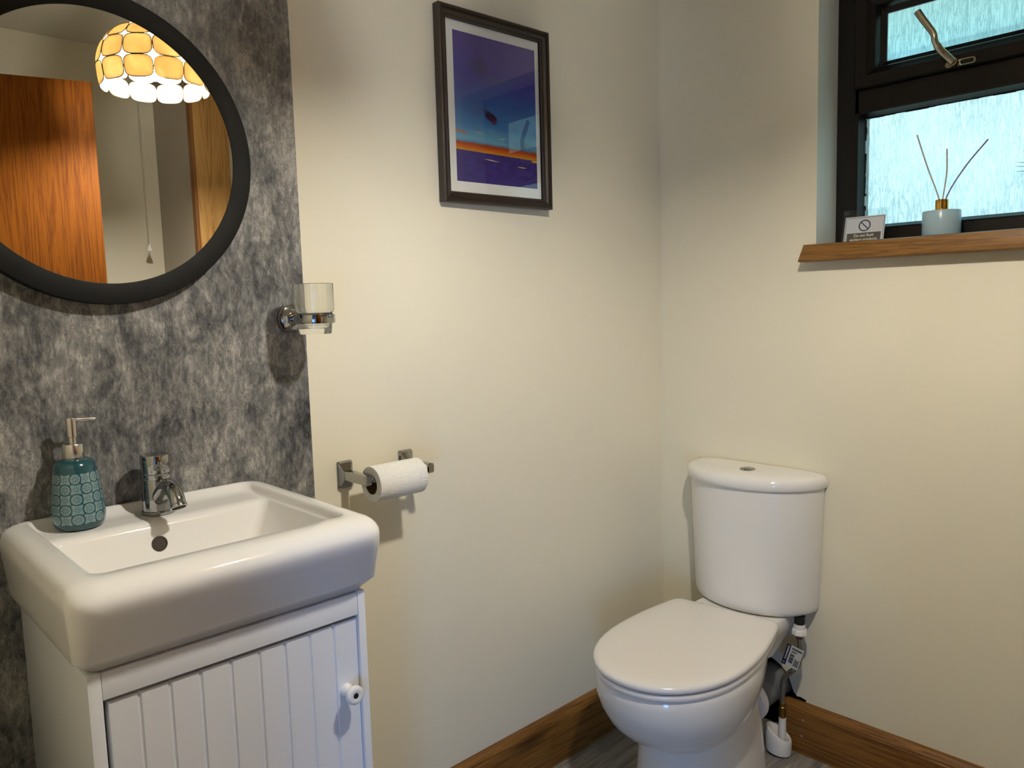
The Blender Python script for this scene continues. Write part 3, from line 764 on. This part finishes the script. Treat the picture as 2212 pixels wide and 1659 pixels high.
# ------------------------------------------------------------------ toilet roll holder and roll
hold = thing('toilet_roll_holder', (-1.04, 0, .875), 'chrome toilet roll holder of two square posts on the cream wall', 'toilet roll holder')
for side, hx_ in ((-1, -1.1175), (1, -.9630)):
    bm = bm_new()
    zc = .9045
    def rr2(w, h, y, r): return [(x, y, z) for x, z in rrect(hx_-w/2, hx_+w/2, zc-h/2, zc+h/2, r, 4)]
    loft(bm, [rr2(.036, .058, 0, .004), rr2(.036, .058, -.004, .004), rr2(.030, .052, -.010, .0035), rr2(.019, .022, -.0155, .003), rr2(.017, .021, -.06, .003), rr2(.017, .021, -.094, .003), rr2(.014, .018, -.0965, .003)])
    obj('bracket', bm, M['chrome'], hold, 25)
bm = bm_new(); lathe(bm, [(.0085, 0), (.0085, .1380)], (-1.1090, -.0850, .9050), (1, 0, 0), 24); obj('spindle', bm, M['plastic'], hold)
roll = thing('toilet_roll', (-1.055, -.085, .8565), 'white quilted toilet roll on the chrome holder', 'toilet roll')
rx0, rx1, ry, rz = -1.1075, -.9905, -.0850, .8935
bm = bm_new(); lathe(bm, [(.0205, 0), (.0362, 0), (.0370, .001), (.0372, .058), (.0370, .116), (.0362, .117), (.0205, .117)], (rx0, ry, rz), (1, 0, 0), 56, False, False)
obj('tissue', bm, M['paper'], roll, 40)
bm = bm_new(); lathe(bm, [(.0206, .0005), (.0200, .0005), (.0200, .1165), (.0206, .1165), (.0206, .0005)], (rx0, ry, rz), (1, 0, 0), 40, False, False); obj('card_core', bm, M['card'], roll)

# ------------------------------------------------------------------ toilet
def outline(Lg, hw, wb, um, rc=.022, n=22):
    """D-shaped seat outline in (u, v): u runs forward from the hinge side; returned as a closed loop"""
    us = [Lg*(1-math.cos(PI*k/n))/2 for k in range(n+1)]
    half = []
    for u in us:
        if u <= um: v = wb+(hw-wb)*math.sin(PI/2*u/um)
        else: v = hw*max(0, 1-((u-um)/(Lg-um))**2.15)**(1/2.15)
        if u < rc: v -= rc-math.sqrt(max(0, rc*rc-(rc-u)**2))
        half.append((u, v))
    return half + [(u, -v) for u, v in reversed(half[:-1])]
WA = math.radians(6.5); WPX, WPY = -.158, -.318
def seatmap(u, v, z):
    x, y = -u, v
    return (WPX + x*math.cos(WA) - y*math.sin(WA), WPY + x*math.sin(WA) + y*math.cos(WA), z)
def slab(bm, Lg, hw, wb, um, zs, u0=0., rc=.022):
    """zs: (inset, z) stack"""
    base = outline(Lg, hw, wb, um, rc)
    loops = []
    for ins, z in zs:
        f = 1-ins/hw; loops.append([seatmap(u0+Lg/2+(u-Lg/2)*(1-2*ins/Lg), v*f, z) for u, v in base])
    loft(bm, loops, True, True, True)
wc = thing('toilet', (-.33, -.33, 0), 'white close coupled toilet with its lid down in the corner', 'toilet')
bm = bm_new()
# bowl
def ring(Lg, hw, wb, um, z, u0=0.): return [seatmap(u0+u, v, z) for u, v in outline(Lg, hw, wb, um, .03)]
loft(bm, [ring(.30, .10, .10, .15, .375, .10), ring(.488, .176, .120, .26, .378, .010), ring(.494, .179, .122, .26, .374, .007), ring(.496, .180, .122, .26, .355, .006), ring(.493, .178, .12, .26, .325, .006), ring(.482, .172, .115, .255, .295, .006), ring(.460, .161, .108, .25, .262, .008), ring(.427, .145, .10, .24, .232, .012),
          ring(.380, .123, .09, .22, .205, .02), ring(.320, .095, .08, .18, .182, .035), ring(.24, .06, .06, .14, .168, .06)])
# pedestal
def ped(u0, u1, hw, z):
    Lg = u1-u0; return [seatmap(u0+u, v, z) for u, v in outline(Lg, hw, hw*.86, Lg*.5, .03)]
loft(bm, [ped(-.010, .372, .134, .0), ped(-.008, .370, .133, .03), ped(-.004, .364, .129, .09), ped(.0, .362, .124, .15), ped(.01, .365, .118, .21), ped(.03, .37, .11, .26)])
# rear shelf that carries the cistern
sh = lambda x0, x1, hw, z, r=.02: [(x, y, z) for x, y in rrect(x0, x1, -.332-hw, -.332+hw, r, 6)]
loft(bm, [sh(-.24, -.060, .080, .285), sh(-.24, -.045, .100, .33), sh(-.25, -.030, .116, .365), sh(-.25, -.022, .120, .385), sh(-.25, -.022, .120, .400), sh(-.248, -.024, .118, .4035)])
pan = obj('pan', bm, M['ceramic'], wc, 40)
bm = bm_new(); slab(bm, .503, .1815, .146, .26, [(.012, .3795), (.002, .3805), (0, .384), (0, .391), (.0025, .3950), (.012, .3960)], .004)
obj('seat', bm, M['plastic'], wc, 50)
bm = bm_new(); slab(bm, .510, .1840, .148, .26, [(.014, .3985), (.003, .3990), (0, .402), (0, .4085), (.0016, .4120), (.0055, .4148), (.014, .4166), (.04, .4172), (.08, .4166), (.13, .4158)])
obj('lid', bm, M['plastic'], wc, 50)
for v in (-.075, .075):
    bm = bm_new(); x, y, z = seatmap(-.006, v, .398); lathe(bm, [(.010, 0), (.010, .003), (.007, .006), (.003, .007)], (x, y, .4032), (0, 0, 1), 20); obj('hinge', bm, M['plastic'], wc)
# cistern: D-shaped tank tapering down
def dtank(yc, hw, dep, side, z, rc=.012, n=20):
    """plan: flat back on the wall, short straight sides, bowed front"""
    pts = [(-.004, hw)]
    xs = -side
    pts.append((xs*.6, hw))
    for k in range(n+1):
        a_ = PI/2 - PI*k/n
        s_ = math.sin(a_); c_ = math.cos(a_)
        e = 2/2.0
        pts.append((xs-(dep-side)*(abs(c_)**e), hw*(abs(s_)**e)*(1 if s_ >= 0 else -1)))
    pts += [(xs*.6, -hw), (-.004, -hw)]
    return [(x, yc+y, z) for x, y in pts]
yc = -.3225
bm = bm_new()
loft(bm, [dtank(yc, .150, .120, .010, .4045), dtank(yc-.001, .165, .134, .010, .4065), dtank(yc-.001, .1740, .1410, .010, .412), dtank(yc-.001, .1770, .1440, .010, .421), dtank(yc-.001, .1785, .1455, .010, .435), dtank(yc-.001, .1845, .151, .011, .60), dtank(yc-.001, .1905, .156, .012, .748)])
obj('cistern', bm, M['ceramic'], wc, 40)
bm = bm_new()
ly = -.3220
loft(bm, [dtank(ly, .187, .154, .012, .7485), dtank(ly, .1970, .1630, .013, .7492), dtank(ly, .1990, .1655, .013, .752), dtank(ly, .1993, .1660, .013, .764), dtank(ly, .1975, .1645, .013, .7715), dtank(ly, .1935, .1600, .012, .7775), dtank(ly, .186, .152, .012, .7815), dtank(ly, .164, .132, .010, .7850), dtank(ly, .125, .105, .008, .7870), dtank(ly, .07, .07, .006, .7875)])
cl = obj('cistern_lid', bm, M['ceramic'], wc, 40)
bx, by, bz = -.0840, -.3380, .7868
bm = bm_new(); lathe(bm, [(.0205, 0), (.0208, .0015), (.0195, .003), (.0170, .0032), (.0166, .0022)], (bx, by, bz), (0, 0, 1), 40, True, False); fb = obj('flush_button', bm, M['chrome'], wc)
for sgn in (-1, 1):
    bm = bm_new(); nn = 16
    pts = [(.0162*math.cos(PI*k/nn), .0162*math.sin(PI*k/nn)) for k in range(nn+1)]
    pts = [(x, sgn*(y*.94+.0007)) for x, y in pts]
    loft(bm, [[(bx+x, by+y, bz+.001) for x, y in pts], [(bx+x, by+y, bz+.0036) for x, y in pts], [(bx+x*.9, by+sgn*.0007+(y-sgn*.0007)*.9, bz+.0044) for x, y in pts]])
    obj('half_button', bm, M['chrome'], fb)
# water inlet under the tank
ix, iy = -.0540, -.4740
bm = bm_new(); lathe(bm, [(.0135, .4065), (.0135, .386)], (ix, iy, 0), (0, 0, 1), 24); obj('inlet_thread', bm, M['gasket'], wc)

# ------------------------------------------------------------------ pipework behind the toilet
soil = thing('soil_pipe', (-.05, -.375, .19), 'grey soil pipe with white collar running from toilet into wall hole', 'pipe')
bm = bm_new(); tube(bm, smooth_path([(-.112, -.366, .169), (-.09, -.368, .170), (-.06, -.371, .172), (.09, -.373, .174)], 6), .047, 36); obj('pipe', bm, M['grey'], soil)
bm = bm_new(); lathe(bm, [(.050, 0), (.058, .002), (.059, .010), (.059, .024), (.054, .028), (.048, .028)], (-.140, -.363, .162), (1, -.05, .06), 44); obj('pan_collar', bm, M['plastic'], soil)
hose = thing('water_hose', (ix, -.428, .09), 'braided water supply hose hanging from the cistern to the floor', 'hose')
bm = bm_new()
lathe(bm, [(.0145, .3835), (.0150, .3850), (.0150, .3715), (.0145, .370)], (ix, iy, 0), (0, 0, 1), 28)
lathe(bm, [(.0185, .3550), (.0200, .3570), (.0200, .3680), (.0185, .3705)], (ix, iy, 0), (0, 0, 1), 8)
obj('connector_nut', bm, M['plastic'], hose, 30)
bm = bm_new(); hpth = smooth_path([(ix, iy, .345), (ix, iy-.001, .318), (ix, iy, .285), (ix-.001, -.467, .262), (ix, -.449, .241), (ix, -.434, .222), (ix, -.4275, .202), (ix, -.4265, .170), (ix, -.4275, .150)], 7)
tube(bm, hpth, .0072, 18); obj('braid', bm, M['braid'], hose)
bm = bm_new(); lathe(bm, [(.0085, .343), (.0092, .345), (.0092, .357)], (ix, iy, 0), (0, 0, 1), 20); obj('ferrule', bm, simple('copper_ferrule', (120, 92, 72), .4, .8), hose)
bm = bm_new(); lathe(bm, [(.0078, .152), (.0088, .150), (.0088, .143), (.0075, .141), (.0075, .138), (.0096, .136), (.0096, .112), (.0080, .108), (.0080, .100)], (ix, -.4278, 0), (0, 0, 1), 24); obj('brass_valve', bm, M['oldbrass'], hose)
bm = bm_new(); lathe(bm, [(.0100, .105), (.0100, .050), (.0088, .032)], (ix, -.4278, 0), (0, 0, 1), 24); obj('white_stub', bm, M['plastic'], hose)
# paper tag folded round the hose
up = V(-.03, -.30, .95).normalized(); side = V(.18, -.89, -.40).normalized()
side = (side - up*side.dot(up)).normalized(); nr = side.cross(up)
if nr.x > 0: nr = -nr
tc = V(ix-.0135, -.4610, .2930)
def tagp(a_, b_, d_=0.): return tc + 1.3*side*(a_-.0165) + 1.42*up*(b_-.0225) + nr*d_
def tagrect(bm, a0, a1, b0, b1, d): 
    loft(bm, [[tagp(a0, b0, d-.0002), tagp(a1, b0, d-.0002), tagp(a1, b1, d-.0002), tagp(a0, b1, d-.0002)], [tagp(a0, b0, d), tagp(a1, b0, d), tagp(a1, b1, d), tagp(a0, b1, d)]])
bm = bm_new(); tagrect(bm, 0, .034, 0, .045, 0)
tg = obj('paper_tag', bm, M['tagw'], hose, None, label='white and navy printed paper tag with barcode')
bm = bm_new(); tagrect(bm, 0, .0085, 0, .045, .0003); obj('navy_band', bm, M['navy'], tg, None)
bm = bm_new()
for k in range(11): tagrect(bm, .0030, .0060, .012+k*.0028, .0138+k*.0028+random.uniform(-.0003, .0004), .0005)
lathe(bm, [(.0018, .0), (.0018, .0002)], tagp(.0042, .005, .0004), nr, 16)
obj('band_print', bm, M['tagw'], tg, None)
bm = bm_new(); b0 = .008
for k in range(14):
    w_ = random.choice((.0004, .0007, .0011)); tagrect(bm, .0115, .0200, b0, b0+w_, .0004); b0 += w_+random.choice((.0004, .0008))
for k in range(9): tagrect(bm, .0225+k*.0011, .0231+k*.0011, .005, .022+random.uniform(-.004, .002), .0004)
for k in range(6): tagrect(bm, .0120+k*.0034, .0146+k*.0034, .0372, .0410, .0004)
tagrect(bm, .0120, .0230, .0325, .0342, .0004); tagrect(bm, .0120, .0200, .0300, .0308, .0004)
obj('tag_print', bm, M['ink'], tg, None)
# white plastic stub round the pipe where it enters the floor: slanted open top
bm = bm_new(); cxp, cyp = -.0535, -.4165; nn = 40; lo, hi = [], []
def lip(r, z0, sl): return [(cxp+r*math.cos(2*PI*k/nn), cyp+r*1.12*math.sin(2*PI*k/nn), z0+sl*math.sin(2*PI*k/nn-.35)) for k in range(nn)]
loft(bm, [lip(.0305, .006, .004), lip(.0315, .012, .004), lip(.0318, .040, .012), lip(.0315, .0555, .0165), lip(.0300, .0595, .0175), lip(.0265, .0600, .0175), lip(.0245, .0575, .017), lip(.0235, .030, .01)], True, True, True)
single('pipe_shroud', bm, M['plastic'], (cxp, cyp, 0), 'white slanted plastic pipe sleeve on the floor beside the toilet foot', 'pipe fitting', smooth=45)
bm = bm_new(); lathe(bm, [(.027, .0), (.029, .004), (.029, .014)], (cxp, cyp, 0), (0, 0, 1), 32)
obj('sleeve_gasket', bm, M['gasket'], bpy.data.objects['pipe_shroud'])

# ------------------------------------------------------------------ things on the sill
ST = 1.3762
sg = thing('sanitary_sign', (.085, -.57, ST), 'small laminated sign reading Do not flush sanitary products on the sill', 'sign')
tilt = math.atan(.020/.088)
def sgn_p(u, w, d=0.):
    """u across (towards the window's right = -Y), w up the card"""
    return V(.0720 + w*math.sin(tilt) - d*math.cos(tilt), -.5125-u, ST + w*math.cos(tilt) + d*-math.sin(tilt)*-1)
def srect(bm, u0, u1, w0, w1, d, th_=.0003):
    loft(bm, [[sgn_p(*q, d-th_) for q in ((u0, w0), (u1, w0), (u1, w1), (u0, w1))], [sgn_p(*q, d) for q in ((u0, w0), (u1, w0), (u1, w1), (u0, w1))]])
bm = bm_new(); srect(bm, .0, .1135, 0, .0885, 0, .0004); obj('laminate_pouch', bm, M['laminate'], sg, None, label='clear laminate border')
bm = bm_new(); srect(bm, .0065, .1070, 0, .0700, .0006); crd = obj('card', bm, M['signw'], sg, None)
bm = bm_new(); srect(bm, .0145, .0990, 0, .0270, .0010); obj('text_panel', bm, M['signd'], crd, None)
bm = bm_new()
for q in ((.0090, .0098, 0, .0672), (.1037, .1045, 0, .0672), (.0090, .1045, .0664, .0672)): srect(bm, *q, .0009)
nn = 44; cu_, cw_, ro, ri = .0570, .0455, .0150, .0122
for k in range(nn):
    a0, a1 = 2*PI*k/nn, 2*PI*(k+1)/nn
    bm.faces.new([bm.verts.new(sgn_p(cu_+r_*math.cos(aa), cw_+r_*math.sin(aa), .0010)) for r_, aa in ((ri, a0), (ro, a0), (ro, a1), (ri, a1))])
s2 = .7071
bm.faces.new([bm.verts.new(sgn_p(cu_+(-q*s2+e*s2), cw_+(q*s2+e*s2), .0010)) for q, e in ((-.0128, -.0012), (.0128, -.0012), (.0128, .0012), (-.0128, .0012))])
obj('no_symbol', bm, M['signink'], crd, None)
bm = bm_new()
text_mesh(bm, 'Do not flush', .0098, lambda x, y, z: sgn_p(.0570+x, .0170+y, .0013+z), bold=.00018)
text_mesh(bm, 'sanitary products', .0098, lambda x, y, z: sgn_p(.0570+x, .0068+y, .0013+z), bold=.00018)
obj('lettering', bm, M['signtxt'], crd, None)

dfx, dfy = .048, -.7600
df = thing('reed_diffuser', (dfx, dfy, ST), 'pale blue glass reed diffuser with gold collar and three sticks on the sill', 'reed diffuser')
bm = bm_new(); lathe(bm, [(.034, 0), (.0395, .001), (.0408, .004), (.0408, .0575), (.0400, .0590), (.0370, .0598), (.013, .0602), (.013, .066)], (dfx, dfy, ST), (0, 0, 1), 56, True, False); obj('bottle', bm, M['frost'], df, 40)
bm = bm_new(); lathe(bm, [(.033, .003), (.0388, .004), (.0388, .0440), (.02, .0442)], (dfx, dfy, ST), (0, 0, 1), 48); obj('oil', bm, M['liquid'], df, 40)
bm = bm_new(); lathe(bm, [(.0136, .0600), (.0139, .0610), (.0139, .0840), (.0128, .0850), (.0085, .0850), (.0085, .075)], (dfx, dfy, ST), (0, 0, 1), 40); obj('collar', bm, M['brass'], df, 30)
for pts, mt in (([(dfx+.004, dfy-.008, ST+.006), (dfx, dfy+.006, ST+.085), (dfx, dfy+.034, ST+.165), (dfx, dfy+.0585, ST+.242)], 'reed'),
                ([(dfx-.003, dfy+.008, ST+.006), (dfx+.002, dfy-.0005, ST+.085), (dfx+.004, dfy-.0070, ST+.145), (dfx+.004, dfy-.0062, ST+.200)], 'reed'),
                ([(dfx+.0, dfy+.006, ST+.006), (dfx-.002, dfy-.0085, ST+.085), (dfx-.004, dfy-.046, ST+.150), (dfx-.006, dfy-.0930, ST+.206)], 'reedv')):
    bm = bm_new(); tube(bm, smooth_path(pts, 8), .0016, 10); obj('reed', bm, M[mt], df)

pg = thing('potted_plant', (.05, -1.0250, ST), 'spiky dark green plant at the right end of the sill', 'plant')
bm = bm_new(); lathe(bm, [(.028, 0), (.036, .06), (.038, .064), (.033, .064), (.031, .055)], (.05, -1.0250, ST), (0, 0, 1), 32); obj('pot', bm, M['pot'], pg)
bm = bm_new()
tips = [(.1130, .1760, .03), (.1200, .1500, .0), (.1180, .1390, -.01), (.1225, .1300, .01), (.0990, .1300, .02)]
for k in range(46):
    if k < len(tips): dy, dz, dx = tips[k]
    else:
        a_ = random.uniform(0, 2*PI); rr_ = random.uniform(.02, .085); dy, dx, dz = rr_*math.sin(a_), rr_*math.cos(a_)*.6, random.uniform(.11, .21)
    b_ = V(.05+random.uniform(-.008, .008), -1.025+random.uniform(-.008, .008), ST+.055); tp = V(.05+dx, -1.025+dy, ST+dz)
    mid = b_.lerp(tp, .5)+V(0, 0, .028)
    pth = smooth_path([b_, mid, tp], 6); n = len(pth)
    tube(bm, pth, [.0016*(1-(i/(n-1))**2)+.0002 for i in range(n)], 6)
obj('leaves', bm, M['leaf'], pg)

# ------------------------------------------------------------------ daylight and camera
w = bpy.data.worlds.new('overcast_daylight'); S.world = w; w.use_nodes = True
nt = w.node_tree; nt.nodes.clear()
out = nt.nodes.new('ShaderNodeOutputWorld'); bg = nt.nodes.new('ShaderNodeBackground')
tcn = nt.nodes.new('ShaderNodeTexCoord'); sep = nt.nodes.new('ShaderNodeSeparateXYZ'); rp = nt.nodes.new('ShaderNodeValToRGB')
mp = nt.nodes.new('ShaderNodeMapRange'); mp.inputs[1].default_value = -.4; mp.inputs[2].default_value = 1
nt.links.new(tcn.outputs['Generated'], sep.inputs[0]); nt.links.new(sep.outputs[2], mp.inputs[0]); nt.links.new(mp.outputs[0], rp.inputs[0])
cr = rp.color_ramp
stops = [(.0, (.42, .50, .50, 1)), (.26, (.48, .58, .60, 1)), (.32, (.60, .78, 1.0, 1)), (.46, (.70, .86, 1., 1)), (1, (.66, .82, 1., 1))]
while len(cr.elements) < len(stops): cr.elements.new(.5)
for e, (p_, c_) in zip(cr.elements, stops): e.position = p_; e.color = c_
side_ = nt.nodes.new('ShaderNodeMapRange'); nt.links.new(sep.outputs[0], side_.inputs[0])   # open sky on the hall side, house side shaded
side_.inputs[1].default_value = -.5; side_.inputs[2].default_value = .5; side_.inputs[3].default_value = 19.; side_.inputs[4].default_value = 1.95
tint_ = nt.nodes.new('ShaderNodeMix'); tint_.data_type = 'RGBA'; tf = nt.nodes.new('ShaderNodeMapRange'); nt.links.new(sep.outputs[0], tf.inputs[0])
tf.inputs[1].default_value = -.4; tf.inputs[2].default_value = .3; nt.links.new(tf.outputs[0], tint_.inputs[0])      # blue sky over the garden, cloud over the house
tint_.inputs[6].default_value = (.16, .44, 1, 1); nt.links.new(rp.outputs[0], tint_.inputs[7])
nt.links.new(tint_.outputs[2], bg.inputs[0]); nt.links.new(side_.outputs[0], bg.inputs[1])
nt.links.new(bg.outputs[0], out.inputs[0])

def portal(name, loc, rot, sx, sy):
    ld = bpy.data.lights.new(name, 'AREA'); ld.shape = 'RECTANGLE'; ld.size = sx; ld.size_y = sy; ld.cycles.is_portal = True
    o = bpy.data.objects.new(name, ld); C.objects.link(o); o.location = loc; o.rotation_euler = rot
portal('window_daylight', (WT+.01, (WY0+WY1)/2, (WZ0+WZ1)/2), (0, PI/2, 0), WZ1-WZ0, WY1-WY0)
portal('hall_daylight', (HX-.11, (HY0+HY1)/2, (HZ0+HZ1)/2), (0, -PI/2, 0), HZ1-HZ0, HY1-HY0)

cam = bpy.data.cameras.new('camera'); co = bpy.data.objects.new('camera', cam); C.objects.link(co)
yaw, pit, rol, fpx = .8150, -.1034, -.0286, 1682.75
fw = V(math.cos(pit)*math.cos(yaw), math.cos(pit)*math.sin(yaw), math.sin(pit))
rt = V(math.sin(yaw), -math.cos(yaw), 0); upv = rt.cross(fw)
c_, s_ = math.cos(rol), math.sin(rol)
r2 = c_*rt+s_*upv; u2 = -s_*rt+c_*upv
mw = Matrix((r2, u2, -fw)).transposed().to_4x4(); mw.translation = V(-1.9562, -1.4085, 1.25)
co.matrix_world = mw
cam.sensor_width = 36; cam.lens = fpx/2212*36; cam.clip_start = .02
S.camera = co
S.view_settings.view_transform = 'Standard'; S.view_settings.look = 'None'; S.view_settings.gamma = 1
S.view_settings.use_curve_mapping = False; S.view_settings.exposure = 0
S.cycles.use_denoising = True; S.cycles.adaptive_threshold = .03
S.cycles.max_bounces = 8; S.cycles.diffuse_bounces = 4; S.cycles.glossy_bounces = 4; S.cycles.transmission_bounces = 8; S.cycles.transparent_max_bounces = 10
S.cycles.caustics_reflective = False; S.cycles.caustics_refractive = True; S.cycles.sample_clamp_indirect = 8
